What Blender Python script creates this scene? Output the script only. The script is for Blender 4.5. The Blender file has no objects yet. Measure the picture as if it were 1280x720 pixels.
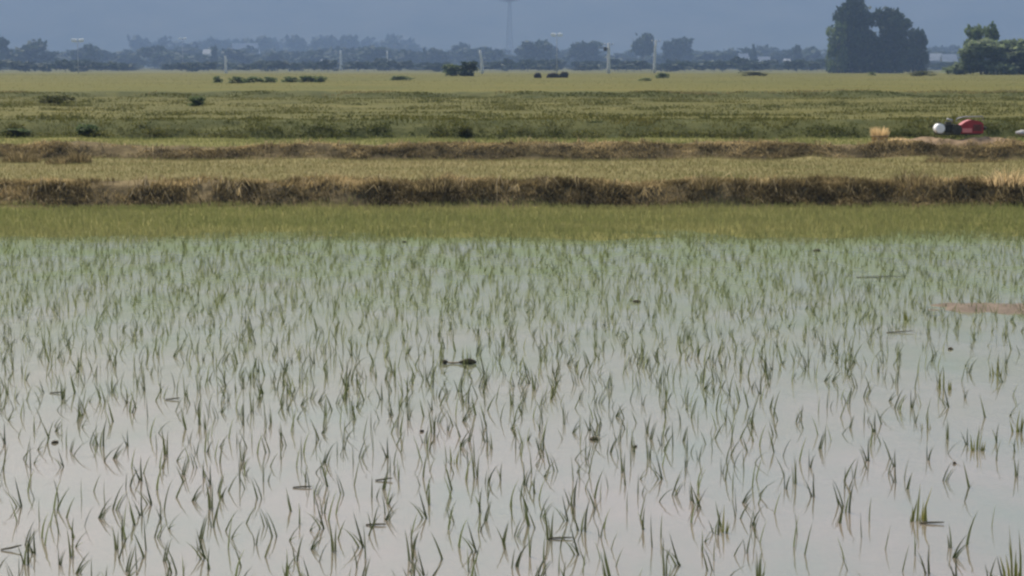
import bpy, bmesh, math, random
import numpy as np
from mathutils import Vector, noise as mnoise

random.seed(11)
rng = np.random.default_rng(11)
sc = bpy.context.scene
COL = sc.collection
R = math.radians

# ------------------------------------------------------------------ camera
F = 2600.0                      # focal length in photo pixels (1280 wide)
CAM_Z = 2.2
PITCH = math.atan(278.0 / F)
cam = bpy.data.cameras.new("camera")
cam.sensor_width = 36.0
cam.lens = 36.0 * F / 1280.0
cam.clip_start = 0.1
cam.clip_end = 20000
camo = bpy.data.objects.new("camera", cam)
camo.location = (0, 0, CAM_Z)
camo.rotation_euler = (math.pi / 2 - PITCH, 0, 0)
COL.objects.link(camo)
sc.camera = camo


def ray(px, py):
    a, b = (px - 640) / F, (360 - py) / F
    return Vector((a, math.cos(PITCH) + b * math.sin(PITCH), -math.sin(PITCH) + b * math.cos(PITCH)))


def on_z(px, py, z):
    """ground point seen at a photo pixel, on a level surface of height z"""
    d = ray(px, py)
    t = (z - CAM_Z) / d.z
    return Vector((d.x * t, d.y * t, z))


def at_y(px, py, y):
    """point at distance y seen at a photo pixel"""
    d = ray(px, py)
    t = y / d.y
    return Vector((d.x * t, y, CAM_Z + d.z * t))


# ------------------------------------------------------------------ object helpers
def tag(o, label=None, cat=None, group=None, kind=None):
    if label: o["label"] = label
    if cat: o["category"] = cat
    if group: o["group"] = group
    if kind: o["kind"] = kind
    return o


def empty(name, loc, rz=0.0):
    o = bpy.data.objects.new(name, None)
    o.location = loc
    o.rotation_euler = (0, 0, rz)
    o.empty_display_size = 0.2
    COL.objects.link(o)
    return o


def link(name, me, m=None, parent=None, loc=None):
    o = bpy.data.objects.new(name, me)
    if m is not None and len(me.materials) == 0:
        me.materials.append(m)
    if parent is not None: o.parent = parent
    if loc is not None: o.location = loc
    COL.objects.link(o)
    return o


def mesh_np(name, verts, faces, tint=None, smooth=False):
    """verts (N,3); faces list of (M,k) index arrays; tint per vertex"""
    me = bpy.data.meshes.new(name)
    verts = np.asarray(verts, np.float32)
    me.vertices.add(len(verts))
    me.vertices.foreach_set("co", verts.ravel())
    loops = np.concatenate([f.ravel() for f in faces]).astype(np.int32)
    sizes = np.concatenate([np.full(len(f), f.shape[1], np.int32) for f in faces])
    starts = np.concatenate([[0], np.cumsum(sizes)[:-1]]).astype(np.int32)
    me.loops.add(len(loops))
    me.loops.foreach_set("vertex_index", loops)
    me.polygons.add(len(sizes))
    me.polygons.foreach_set("loop_start", starts)
    me.polygons.foreach_set("loop_total", sizes)
    if smooth:
        me.polygons.foreach_set("use_smooth", np.ones(len(sizes), bool))
    if tint is not None:
        a = me.attributes.new("tint", "FLOAT", "POINT")
        a.data.foreach_set("value", np.asarray(tint, np.float32))
    me.update(calc_edges=True)
    me.validate()
    return me


class MB:
    """collects shaped pieces into one mesh"""
    def __init__(self):
        self.bm = bmesh.new()

    def box(self, c, s, rz=0.0, bevel=0.0, rx=0.0, ry=0.0):
        r = bmesh.ops.create_cube(self.bm, size=1)
        vs = r["verts"]
        bmesh.ops.scale(self.bm, vec=s, verts=vs)
        if bevel > 0:
            es = list({e for v in vs for e in v.link_edges})
            rb = bmesh.ops.bevel(self.bm, geom=es, offset=bevel, segments=2, affect="EDGES", profile=0.5)
            vs = rb["verts"]
            vs = list({v for f in rb["faces"] for v in f.verts} | set(v for v in vs if v.is_valid))
        from mathutils import Euler
        m = Euler((rx, ry, rz)).to_matrix()
        seen = set()
        stack = [v for v in vs if v.is_valid]
        while stack:
            v = stack.pop()
            if v in seen: continue
            seen.add(v)
            stack.extend(e.other_vert(v) for e in v.link_edges)
        for v in seen:
            v.co = m @ v.co + Vector(c)
        return self

    def tube(self, pts, rad, seg=8):
        pts = [Vector(p) for p in pts]
        if not hasattr(rad, "__len__"): rad = [rad] * len(pts)
        rings = []
        for i, p in enumerate(pts):
            d = (pts[min(i + 1, len(pts) - 1)] - pts[max(i - 1, 0)])
            if d.length < 1e-9: d = Vector((0, 0, 1))
            d.normalize()
            u = d.orthogonal().normalized() if i == 0 else (rings_u - d * rings_u.dot(d)).normalized()
            rings_u = u
            w = d.cross(u)
            rings.append([self.bm.verts.new(p + (u * math.cos(2 * math.pi * k / seg) + w * math.sin(2 * math.pi * k / seg)) * rad[i]) for k in range(seg)])
        for a, b in zip(rings, rings[1:]):
            for k in range(seg):
                self.bm.faces.new((a[k], a[(k + 1) % seg], b[(k + 1) % seg], b[k]))
        self.bm.faces.new(list(reversed(rings[0])))
        self.bm.faces.new(rings[-1])
        return self

    def ball(self, c, s, sub=2, rough=0.0, seed=0):
        r = bmesh.ops.create_icosphere(self.bm, subdivisions=sub, radius=1)
        for v in r["verts"]:
            k = 1 + rough * mnoise.noise(v.co * 2.3 + Vector((seed * 7.1, 0, 0)))
            v.co = Vector((v.co.x * s[0] * k + c[0], v.co.y * s[1] * k + c[1], v.co.z * s[2] * k + c[2]))
        return self

    def poly(self, vs, fs):
        b = [self.bm.verts.new(v) for v in vs]
        for f in fs:
            self.bm.faces.new([b[i] for i in f])
        return self

    def build(self, name, m, parent=None, loc=None, smooth=False):
        bmesh.ops.recalc_face_normals(self.bm, faces=self.bm.faces)
        me = bpy.data.meshes.new(name)
        self.bm.to_mesh(me)
        self.bm.free()
        if smooth:
            me.polygons.foreach_set("use_smooth", np.ones(len(me.polygons), bool))
        return link(name, me, m, parent, loc)


# ------------------------------------------------------------------ materials
def new_mat(name):
    m = bpy.data.materials.new(name)
    m.use_nodes = True
    nt = m.node_tree
    for n in list(nt.nodes):
        if n.type != "OUTPUT_MATERIAL" and n.type != "BSDF_PRINCIPLED": nt.nodes.remove(n)
    return m, nt, nt.nodes["Principled BSDF"], nt.nodes["Material Output"]


def coords(nt, scale=(1, 1, 1)):
    tc = nt.nodes.new("ShaderNodeTexCoord")
    mp = nt.nodes.new("ShaderNodeMapping")
    mp.inputs["Scale"].default_value = scale
    nt.links.new(tc.outputs["Object"], mp.inputs["Vector"])
    return mp.outputs["Vector"]


def noise(nt, vec, scale, detail=4, rough=0.6):
    n = nt.nodes.new("ShaderNodeTexNoise")
    n.inputs["Scale"].default_value = scale
    n.inputs["Detail"].default_value = detail
    n.inputs["Roughness"].default_value = rough
    nt.links.new(vec, n.inputs["Vector"])
    return n.outputs["Fac"]


def ramp(nt, fac, stops):
    r = nt.nodes.new("ShaderNodeValToRGB")
    cr = r.color_ramp
    while len(cr.elements) < len(stops): cr.elements.new(0.5)
    for e, (p, c) in zip(cr.elements, stops):
        e.position = p
        e.color = (*c, 1)
    nt.links.new(fac, r.inputs["Fac"])
    return r.outputs["Color"]


def mixc(nt, fac, a, b, mode="MIX"):
    m = nt.nodes.new("ShaderNodeMix")
    m.data_type = "RGBA"
    m.blend_type = mode
    if isinstance(fac, (int, float)): m.inputs["Factor"].default_value = fac
    else: nt.links.new(fac, m.inputs["Factor"])
    nt.links.new(a, m.inputs["A"])
    nt.links.new(b, m.inputs["B"])
    return m.outputs["Result"]


def leaf_mat(name, stops, transl=0.35, patch=None, patch_scale=(1, 1, 1)):
    """plant material: colour from the per-blade tint, plus broad patches, partly translucent"""
    m, nt, p, out = new_mat(name)
    at = nt.nodes.new("ShaderNodeAttribute")
    at.attribute_name = "tint"
    c = ramp(nt, at.outputs["Fac"], stops)
    if patch:
        f = noise(nt, coords(nt, patch_scale), 1.0, 3)
        pc = ramp(nt, f, patch)
        c = mixc(nt, 0.55, c, pc)
    nt.links.new(c, p.inputs["Base Color"])
    p.inputs["Roughness"].default_value = 0.65
    p.inputs["Specular IOR Level"].default_value = 0.1
    tr = nt.nodes.new("ShaderNodeBsdfTranslucent")
    nt.links.new(c, tr.inputs["Color"])
    mx = nt.nodes.new("ShaderNodeMixShader")
    mx.inputs[0].default_value = transl
    nt.links.new(p.outputs[0], mx.inputs[1])
    nt.links.new(tr.outputs[0], mx.inputs[2])
    nt.links.new(mx.outputs[0], out.inputs["Surface"])
    return m


def rough_mat(name, stops, scale=(1, 1, 1), nscale=1.0, rough=0.9, bump=0.0, bscale=8.0, stops2=None, scale2=(1, 1, 1), metallic=0.0, spec=0.05):
    m, nt, p, out = new_mat(name)
    c = ramp(nt, noise(nt, coords(nt, scale), nscale, 6), stops)
    if stops2:
        c = mixc(nt, 0.5, c, ramp(nt, noise(nt, coords(nt, scale2), 1.0, 4), stops2))
    nt.links.new(c, p.inputs["Base Color"])
    p.inputs["Roughness"].default_value = rough
    p.inputs["Metallic"].default_value = metallic
    p.inputs["Specular IOR Level"].default_value = spec
    if bump:
        b = nt.nodes.new("ShaderNodeBump")
        b.inputs["Strength"].default_value = bump
        b.inputs["Distance"].default_value = 0.05
        nt.links.new(noise(nt, coords(nt), bscale, 6), b.inputs["Height"])
        nt.links.new(b.outputs[0], p.inputs["Normal"])
    return m


M = {}
M["mud"] = rough_mat("wet_mud", [(0.3, (.13, .10, .07)), (0.7, (.20, .155, .115))], nscale=2.5, bump=0.6, rough=0.6)
M["red_mud"] = rough_mat("reddish_mud", [(0.3, (.105, .083, .062)), (0.7, (.16, .126, .095))], nscale=6, bump=0.6, rough=0.7)
M["field"] = rough_mat("field_soil", [(0.38, (.055, .066, .013)), (0.5, (.092, .088, .018)), (0.62, (.130, .108, .026))],
                       scale=(.04, .22, 1), stops2=[(0.35, (.062, .068, .014)), (0.65, (.105, .092, .022))], scale2=(.35, 1.4, 1))
M["rough_field"] = rough_mat("rough_green_field", [(0.38, (.048, .052, .013)), (0.5, (.080, .078, .020)), (0.64, (.120, .108, .032))],
                       scale=(.10, .45, 1), stops2=[(0.38, (.045, .050, .012)), (0.62, (.115, .102, .030))], scale2=(.45, 2.2, 1))
M["terrace"] = rough_mat("terrace_soil", [(0.34, (.105, .10, .032)), (0.66, (.20, .168, .074))],
                         scale=(.25, .8, 1), stops2=[(0.35, (.105, .102, .032)), (0.65, (.19, .155, .07))], scale2=(2.5, 4, 1))
M["rice_bed"] = rough_mat("green_rice_bed", [(0.34, (.095, .098, .026)), (0.66, (.16, .145, .045))], scale=(.3, .6, 1))
M["bank"] = rough_mat("bank_soil", [(0.3, (.046, .036, .018)), (0.52, (.108, .082, .040)), (0.75, (.22, .17, .085))],
                      scale=(1.3, 1.3, 2.5), nscale=1.3, bump=1.0, bscale=9)
M["weed_bank"] = rough_mat("weedy_bank_soil", [(0.3, (.036, .044, .014)), (0.7, (.085, .086, .028))], nscale=1.5, bump=0.8)
M["earth"] = rough_mat("bare_earth", [(0.3, (.13, .09, .055)), (0.7, (.27, .195, .12))], nscale=3, bump=0.7)
M["hill"] = rough_mat("wooded_hill", [(0.36, (.048, .058, .035)), (0.64, (.092, .094, .062))], scale=(.009, .009, .016), nscale=1.0)
M["bark"] = rough_mat("bark", [(0.3, (.06, .05, .04)), (0.7, (.13, .11, .09))], nscale=3)
M["concrete"] = rough_mat("pale_concrete", [(0.3, (.50, .50, .48)), (0.7, (.66, .65, .62))], nscale=2)
M["white"] = rough_mat("white_paint", [(0.3, (.74, .74, .73)), (0.7, (.84, .84, .83))], nscale=2, rough=0.5)
M["grey_wall"] = rough_mat("grey_wall", [(0.3, (.10, .10, .10)), (0.7, (.16, .155, .15))], nscale=.6)
M["pale_wall"] = rough_mat("pale_wall", [(0.3, (.50, .48, .45)), (0.7, (.62, .60, .56))], nscale=.6)
M["pale_roof"] = rough_mat("pale_sheet_roof", [(0.3, (.36, .36, .37)), (0.7, (.50, .50, .50))], nscale=.8, rough=.6)
M["dark_metal"] = rough_mat("dark_metal", [(0.3, (.035, .036, .030)), (0.7, (.09, .088, .075))], nscale=20, rough=.6)
M["steel"] = rough_mat("galvanised_steel", [(0.3, (.25, .26, .28)), (0.7, (.36, .37, .39))], nscale=3, rough=.5, metallic=.5)
M["red_paint"] = rough_mat("worn_red_paint", [(0.3, (.22, .014, .020)), (0.7, (.36, .03, .04))], nscale=9, rough=.45, spec=.4)
M["pink_panel"] = rough_mat("faded_red_panel", [(0.3, (.58, .17, .16)), (0.7, (.70, .26, .24))], nscale=9, rough=.5)
M["sack"] = rough_mat("grey_woven_sack", [(0.3, (.28, .27, .27)), (0.7, (.40, .39, .39))], nscale=12, bump=.5)
M["heap"] = rough_mat("dark_heap", [(0.3, (.012, .012, .012)), (0.7, (.045, .04, .035))], nscale=4, bump=1)
M["husk"] = rough_mat("rotten_husk", [(0.3, (.04, .034, .022)), (0.7, (.09, .075, .05))], nscale=30)
M["tan_stalk"] = rough_mat("dry_stalk", [(0.3, (.20, .14, .08)), (0.7, (.32, .24, .14))], nscale=30)
M["dead_stalk"] = rough_mat("dead_stalk", [(0.3, (.07, .062, .042)), (0.7, (.13, .11, .07))], nscale=30)

M["seedling"] = leaf_mat("rice_leaf", [(0, (.034, .042, .017)), (.45, (.066, .078, .030)), (.8, (.125, .148, .058)), (1, (.19, .21, .085))], .4)
M["tuft"] = leaf_mat("yellow_green_leaf", [(0, (.10, .12, .025)), (1, (.21, .20, .05))], .3)
M["dense"] = leaf_mat("dense_rice_leaf", [(0, (.13, .150, .050)), (.6, (.155, .168, .062)), (.97, (.19, .185, .078)), (1, (.33, .28, .12))], .55,
                      [(.35, (.125, .145, .046)), (.65, (.205, .195, .076))], (.2, .5, 1))
M["stubble"] = leaf_mat("stubble_leaf", [(0, (.11, .115, .036)), (.5, (.160, .146, .058)), (1, (.29, .24, .115))], .5,
                        [(.35, (.105, .108, .036)), (.65, (.20, .165, .082))], (.3, .8, 1))
M["dry"] = leaf_mat("dry_grass", [(0, (.060, .048, .022)), (.35, (.115, .090, .042)), (.7, (.22, .172, .082)), (1, (.44, .345, .18))], .4)
M["weed"] = leaf_mat("weed_leaf", [(0, (.032, .044, .011)), (.5, (.078, .085, .021)), (.85, (.125, .118, .033)), (1, (.20, .17, .065))], .45,
                     [(.38, (.050, .062, .014)), (.62, (.125, .115, .031))], (.16, .6, 1))
M["far_grass"] = leaf_mat("far_grass", [(0, (.065, .070, .014)), (.5, (.092, .088, .019)), (1, (.13, .11, .03))], .5,
                          [(.38, (.064, .072, .014)), (.62, (.115, .100, .024))], (.04, .15, 1))
M["bush"] = leaf_mat("bush_leaf", [(0, (.045, .075, .028)), (.6, (.095, .13, .05)), (1, (.135, .17, .068))], .5)
M["bright_leaf"] = leaf_mat("bright_leaf", [(0, (.03, .085, .022)), (1, (.08, .18, .05))], .35)
M["tree"] = leaf_mat("tree_leaf", [(0, (.016, .028, .013)), (.6, (.030, .048, .020)), (1, (.055, .080, .032))], .25)
M["light_tree"] = leaf_mat("light_tree_leaf", [(0, (.085, .115, .058)), (.6, (.135, .17, .088)), (1, (.18, .215, .115))], .55)
M["straw"] = leaf_mat("straw", [(0, (.46, .33, .16)), (1, (.78, .60, .34))], .5)


# water: muddy, lightly rippled
def water_mat():
    m, nt, p, out = new_mat("muddy_water")
    c = ramp(nt, noise(nt, coords(nt, (1.3, .55, 1)), 1.0, 6, .65), [(.32, (.105, .110, .078)), (.5, (.135, .118, .090)), (.68, (.165, .132, .108))])
    nt.links.new(c, p.inputs["Base Color"])
    p.inputs["Roughness"].default_value = .05
    p.inputs["IOR"].default_value = 1.62
    p.inputs["Specular IOR Level"].default_value = .5
    b1 = nt.nodes.new("ShaderNodeBump")
    b1.inputs["Strength"].default_value = 1.0
    b1.inputs["Distance"].default_value = .0033
    nt.links.new(noise(nt, coords(nt, (6.0, 3.5, 1)), 1.0, 2, .5), b1.inputs["Height"])
    b2 = nt.nodes.new("ShaderNodeBump")
    b2.inputs["Strength"].default_value = 1.0
    b2.inputs["Distance"].default_value = .00022
    nt.links.new(noise(nt, coords(nt, (26.0, 16.0, 1)), 1.0, 2, .5), b2.inputs["Height"])
    nt.links.new(b1.outputs[0], b2.inputs["Normal"])
    nt.links.new(b2.outputs[0], p.inputs["Normal"])
    # a patchy green diffuse layer, stronger towards the far side of the paddy
    vec = coords(nt)
    sx = nt.nodes.new("ShaderNodeSeparateXYZ"); nt.links.new(vec, sx.inputs[0])
    mr = nt.nodes.new("ShaderNodeMapRange"); mr.inputs["From Min"].default_value = 11; mr.inputs["From Max"].default_value = 24
    mr.inputs["To Min"].default_value = .02; mr.inputs["To Max"].default_value = .95
    nt.links.new(sx.outputs["Y"], mr.inputs["Value"])
    r = ramp(nt, noise(nt, coords(nt, (1.1, .7, 1)), 1.0, 6, .65), [(.3, (.3, .3, .3)), (.7, (1, 1, 1))])
    mu = nt.nodes.new("ShaderNodeMath"); mu.operation = "MULTIPLY"
    nt.links.new(mr.outputs[0], mu.inputs[0]); nt.links.new(r, mu.inputs[1])
    df = nt.nodes.new("ShaderNodeBsdfDiffuse")
    df.inputs["Color"].default_value = (.115, .146, .076, 1)
    mx = nt.nodes.new("ShaderNodeMixShader")
    nt.links.new(mu.outputs[0], mx.inputs[0])
    nt.links.new(p.outputs[0], mx.inputs[1]); nt.links.new(df.outputs[0], mx.inputs[2])
    nt.links.new(mx.outputs[0], out.inputs["Surface"])
    return m


M["water"] = water_mat()

# ------------------------------------------------------------------ terrain
YA = on_z(640, 300, 0).y          # edge of the planted water
YB = on_z(640, 261, 0).y          # foot of the first bank
YC = on_z(640, 198, .33).y        # foot of the second bank
YD = on_z(640, 172, .60).y        # foot of the weedy bank
YE = on_z(640, 122, .90).y        # low bund in the far field
PROFILE = [(-60, .6), (2.5, .6), (4.2, -.12), (YA - .9, -.12), (YA + .6, .012), (YB - .1, .02),
           (YB + .15, .16), (YB + .42, .325), (YB + .75, .37), (YB + 1.3, .32), (YC - .15, .33),
           (YC + .1, .45), (YC + .32, .565), (YC + .7, .585), (YC + 1.3, .57), (YD - .1, .585),
           (YD + .3, .78), (YD + .9, .93), (YD + 1.8, .96), (YD + 3.0, .90), (YE - .3, .90), (YE + .5, 1.06),
           (YE + 1.4, 1.12), (YE + 3.5, .975), (330, .97), (350, .93), (480, .15), (3960, .3)]
PY = np.array([p[0] for p in PROFILE]); PZ = np.array([p[1] for p in PROFILE])


def vnoise(x, y, s, seed=0.0):
    return mnoise.noise(Vector((x * s + seed, y * s - seed * .7, seed * 1.3)))


def bank_offset(x, y):
    """how far a bank's line wanders sideways, and how its crest rises and dips"""
    w = dz = 0.0
    for (b, aw, az, sd) in ((YB, .22, .07, 1.0), (YC, .25, .10, 5.0), (YD, .5, .08, 9.0), (YE, 1.2, .05, 13.0)):
        k = max(0.0, 1 - abs(y - b - .4) / (1.6 if b < YE else 6))
        if k > 0:
            w += k * aw * vnoise(x, 0, .45, sd) * 1.4
            if b < YE: w += k * (.16 * vnoise(x, 0, 1.7, sd + 5) + .10 * mnoise.noise(Vector((x * 4.3, y * 5, sd))))
            dz += min(1, k * 1.6) * az * (vnoise(x, y, .8, sd + 2) + .5 * vnoise(x, y, 3.1, sd + 3))
    return w, dz


def second_bank_gap(x, y):
    # the second bank is worn low just left of the middle
    k = max(0.0, 1 - abs(y - YC - .5) / 1.2)
    return -.10 * k * math.exp(-((x + 6.3) / 1.0) ** 2)


def height(x, y):
    w, dz = bank_offset(x, y)
    z = float(np.interp(y + w, PY, PZ))
    if y < YB - .5:
        k = min(1, max(0, (YA + 2.0 - y) / 1.2))
        dz = .015 * vnoise(x, y, 1.2, 21) + k * (.065 * vnoise(x, y, .42, 23) + .03 * vnoise(x, y, 1.5, 24))
    elif y > YE + 6: dz = .05 * vnoise(x, y, .05, 31) + .05 * mnoise.noise(Vector((x * .07, y * .30, 33)))
    elif y > YD + 3:
        a = mnoise.noise(Vector((x * .16, y * .55, 35))); b = mnoise.noise(Vector((x * .6, y * 1.5, 36)))
        dz = dz + .09 * max(0, a) + .04 * b
    else: dz = dz + .015 * vnoise(x, y, 2.0, 37)
    return z + dz + second_bank_gap(x, y)


def sheet(name, ys, ncol, m, kind="structure"):
    vs, fs = [], []
    for y in ys:
        W = 16 + .62 * max(0, y)
        for k in range(ncol + 1):
            u = -1 + 2 * k / ncol
            u = math.copysign(abs(u) ** 1.3, u)
            x = u * W
            vs.append((x, y, height(x, y)))
    n = ncol + 1
    i = np.arange(len(ys) - 1)[:, None] * n + np.arange(ncol)[None, :]
    i = i.ravel()
    f = np.stack([i, i + 1, i + n + 1, i + n], 1)
    o = link(name, mesh_np(name, vs, [f], smooth=True), m)
    tag(o, kind=kind)
    return o


def span(a, b, step):
    n = max(1, int(round((b - a) / step)))
    return [a + (b - a) * k / n for k in range(n + 1)]


b1, b1e = YB - .35, YB + 1.2
b2, b2e = YC - .35, YC + 1.2
b3, b3e = YD - .3, YD + 2.6
b4, b4e = YE - 1.2, YE + 4.0
tag(sheet("paddy_bed", [-60, -20, 0, 2.5, 3.3, 4.2, 10, 18] + [YA - 1.5], 120, M["mud"]))
sheet("field", span(YA - 1.5, b1, .22), 260, M["rice_bed"])
tag(sheet("earth_bank", span(b1, b1e, .06), 460, M["bank"]), "bare brown earth bank along the green rice strip")
sheet("field", span(b1e, b2, .4), 160, M["terrace"])
tag(sheet("earth_bank", span(b2, b2e, .06), 460, M["bank"]), "lower brown earth bank behind the stubble terrace")
sheet("field", span(b2e, b3, .4), 160, M["rice_bed"])
tag(sheet("earth_bank", span(b3, b3e, .12), 360, M["weed_bank"]), "dark weedy bank below the rough green field")
sheet("field", span(b3e, b4, .4), 160, M["rough_field"])
tag(sheet("earth_bank", span(b4, b4e, .25), 240, M["weed_bank"]), "low far bund with a pale dry crest")
far_rows = span(b4e, 150, 1.2) + span(152, 330, 3) + [350, 380, 420, 500, 650, 850, 1100, 1500, 2000, 2500, 3000, 3500, 3950]
sheet("field", far_rows, 160, M["field"])

# water sheet
wv = [(-60, 3.2, 0), (60, 3.2, 0), (60, YA + 2.2, 0), (-60, YA + 2.2, 0)]
wme = mesh_np("water", wv, [np.array([[0, 1, 2, 3]])])
tag(link("water", wme, M["water"]), kind="structure")


# hills
def hills():
    vs = []
    xs = np.linspace(-2450, 2450, 171)
    ys = np.linspace(2850, 3900, 30)
    for j, y in enumerate(ys):
        t = j / (len(ys) - 1)
        for x in xs:
            ridge = 212 + 40 * vnoise(x, 0, .0016, 3) + 16 * vnoise(x, 0, .006, 4) + 5 * vnoise(x, 0, .02, 5)
            prof = math.sin(min(1, t * 1.25) * math.pi / 2) ** 1.15
            z = ridge * prof + 14 * vnoise(x, y, .006, 7) * prof + 5 * vnoise(x, y, .02, 8) * prof
            vs.append((x, y, z - 3 * (1 - t)))
    n = len(xs)
    i = (np.arange(len(ys) - 1)[:, None] * n + np.arange(n - 1)[None, :]).ravel()
    f = np.stack([i, i + 1, i + n + 1, i + n], 1)
    o = link("hills", mesh_np("hills", vs, [f], smooth=True), M["hill"])
    tag(o, kind="structure")


hills()


# ------------------------------------------------------------------ blades of grass
def blade_arrays(pos, h, w, ang, lean, face, tint, droop=None):
    """one bent blade per row: two quads and a tip"""
    n = len(pos)
    up = np.array([0, 0, 1.0])
    ld = np.stack([np.cos(ang), np.sin(ang), np.zeros(n)], 1)
    wd = np.stack([np.cos(face), np.sin(face), np.zeros(n)], 1) * (w / 2)[:, None]
    if droop is None: droop = np.zeros(n)
    L = (lean * h)[:, None] * ld
    mid = pos + up * (h * .55)[:, None] + L * .3
    tip = pos + up * (h * (1 - .35 * lean ** 2) - droop * h)[:, None] + L
    v = np.stack([pos - wd, pos + wd, mid - wd * .8, mid + wd * .8, tip], 1).reshape(-1, 3)
    b = np.arange(n) * 5
    q = np.stack([b, b + 1, b + 3, b + 2], 1)
    t = np.stack([b + 2, b + 3, b + 4], 1)
    return v, [q, t], np.repeat(tint, 5)


def scatter_blades(name, xy, h, w, m, label, cat, lean=(0, .6), tint=None, bias=None, sink=.01, droop=None, zoff=0.0):
    n = len(xy)
    z = np.array([height(a, b) for a, b in xy]) - sink + zoff
    pos = np.column_stack([xy, z])
    ang = rng.uniform(0, 2 * np.pi, n) if bias is None else bias if hasattr(bias, '__len__') else rng.normal(bias, .8, n)
    v, f, t = blade_arrays(pos, h, w, ang, rng.uniform(*lean, n), rng.normal(0, .7, n),
                           rng.uniform(0, 1, n) if tint is None else tint, droop)
    o = link(name, mesh_np(name, v, f, t), m)
    tag(o, label, cat, kind="stuff")
    return o


def rand_xy(n, y0, y1, margin=1.25):
    """points over the ground seen by the camera and a step to its side"""
    y = np.sqrt(rng.uniform(y0 ** 2, y1 ** 2, n))
    x = rng.uniform(-1, 1, n) * (.25 * margin * y + .6)
    return np.column_stack([x, y])


def nz(xy, s, seed):
    return np.array([vnoise(a, b, s, seed) for a, b in xy])


# dense green rice strip before the first bank
xy = rand_xy(88000, YA - 4.5, YB - .05)
keep = rng.uniform(0, 1, len(xy)) < np.clip((xy[:, 1] - YA - 1.7 * nz(xy, .28, 51) - .7 * nz(xy, 1.1, 52) + 1.0) / 2.2, .0, 1) + .22 * np.clip((xy[:, 1] - YA + 4.5) / 4.5, 0, 1) ** 1.5
xy = xy[keep]
n = len(xy)
scatter_blades("rice_plants", xy, rng.uniform(.06, .12, n), rng.uniform(.005, .009, n), M["dense"],
               "dense yellow green strip of rice at the foot of the brown bank", "rice", zoff=.01)

# stubble terraces
xy = rand_xy(60000, YB + .9, YC - .05)
n = len(xy)
scatter_blades("stubble", xy, rng.uniform(.03, .09, n), rng.uniform(.005, .010, n), M["stubble"],
               "pale straw coloured stubble on the terrace between two brown banks", "stubble")
xy = rand_xy(16000, YC + .9, YD - .05)
n = len(xy)
scatter_blades("grass", xy, rng.uniform(.03, .09, n), rng.uniform(.01, .018, n), M["dense"],
               "short green and straw grass on the narrow upper terrace", "grass", tint=rng.uniform(0, 1, n))


# dry grass on the two brown banks: clumps leaning over the face
def bank_grass(name, base, n, hmul, label, seed, depth=(-.1, .95), light=0.0):
    y = base + rng.uniform(*depth, n)
    x = rng.uniform(-1, 1, n) * (.25 * 1.25 * base + .6)
    xy = np.column_stack([x, y])
    c = nz(xy, .9, seed) + .6 * nz(xy, 2.7, seed + 4)
    keep = c + rng.uniform(-.4, .4, n) > -.38
    xy = xy[keep]; c = c[keep]
    n = len(xy)
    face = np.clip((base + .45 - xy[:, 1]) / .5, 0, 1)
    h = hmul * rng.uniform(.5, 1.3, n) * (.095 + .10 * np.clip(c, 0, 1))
    t = np.clip(rng.normal(.47 + light, .12, n) + .75 * nz(xy, 2.3, seed + 8) + .25 * nz(xy, .7, seed + 9) - .22 * face + .12 * (xy[:, 1] > base + .5), 0, 1)  # shade painted into the face's tint, sunlight into the paler crest
    return scatter_blades(name, xy, h, rng.uniform(.008, .02, n), M["dry"], label, "grass", lean=(.3, 1.3), tint=t,
                          bias=-math.pi / 2 + 1.5 * nz(xy, 2.1, seed + 12) + rng.normal(0, .3, n), droop=rng.uniform(0, .5, n) * face)


def hanging_stalks(base, n, hm, label, seed):
    """long pale stalks draped over the bank's face"""
    c = rng.uniform(-1, 1, (n, 2))
    x = c[:, 0] * (.25 * 1.25 * base + .6)
    x += .18 * np.sin(x * 5.1 + seed) + .1 * np.sin(x * 13.0)
    xy = np.column_stack([x, base + .38 + .22 * c[:, 1]])
    return scatter_blades("dry_grass", xy, hm * rng.uniform(.18, .42, n), rng.uniform(.010, .020, n), M["dry"], label, "grass",
                          lean=(.7, 1.6), tint=np.clip(rng.normal(.50, .20, n), 0, 1), bias=-math.pi / 2 + .25, droop=rng.uniform(.2, 1.0, n))


hanging_stalks(YB, 420, .85, "long pale stalks draped over the face of the nearest bank", 1)
hanging_stalks(YC, 750, .6, "long pale stalks draped over the face of the second bank", 2)
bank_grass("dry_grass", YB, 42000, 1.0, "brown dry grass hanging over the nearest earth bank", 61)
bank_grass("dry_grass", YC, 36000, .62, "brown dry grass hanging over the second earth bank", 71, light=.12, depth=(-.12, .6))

# weeds on the green bank, rough field behind
xy = np.column_stack([rng.uniform(-1, 1, 26000) * 15.5, YD + rng.uniform(-.15, 2.4, 26000)])
k = nz(xy, .5, 81) + .5 * nz(xy, 1.6, 83)
xy = xy[k + rng.uniform(-.5, .5, len(xy)) > -.2]
n = len(xy)
k = np.clip(1.3 * nz(xy, .8, 85) + .6 * nz(xy, 2.4, 86) + .35, .0, 1.3)
scatter_blades("weeds", xy, rng.uniform(.04, .11, n) * (.4 + .9 * k), rng.uniform(.010, .025, n), M["weed"],
               "dark green weeds covering the bank below the rough field", "weeds", tint=np.clip(rng.normal(.52, .16, n) + .45 * nz(xy, 1.1, 87) - .45 * (xy[:, 1] < YD + .3), 0, 1))  # tint lowered along the bank's foot to paint its shadow line
xy = rand_xy(52000, YD + 2.3, YE - .2)
k = nz(np.column_stack([xy[:, 0] * .2, xy[:, 1]]), .55, 91)
xy = xy[k + rng.uniform(-.25, .25, len(xy)) > -.02]
n = len(xy)
k = np.clip(nz(np.column_stack([xy[:, 0] * .25, xy[:, 1]]), .4, 93) + .3, .0, 1.2)
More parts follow.
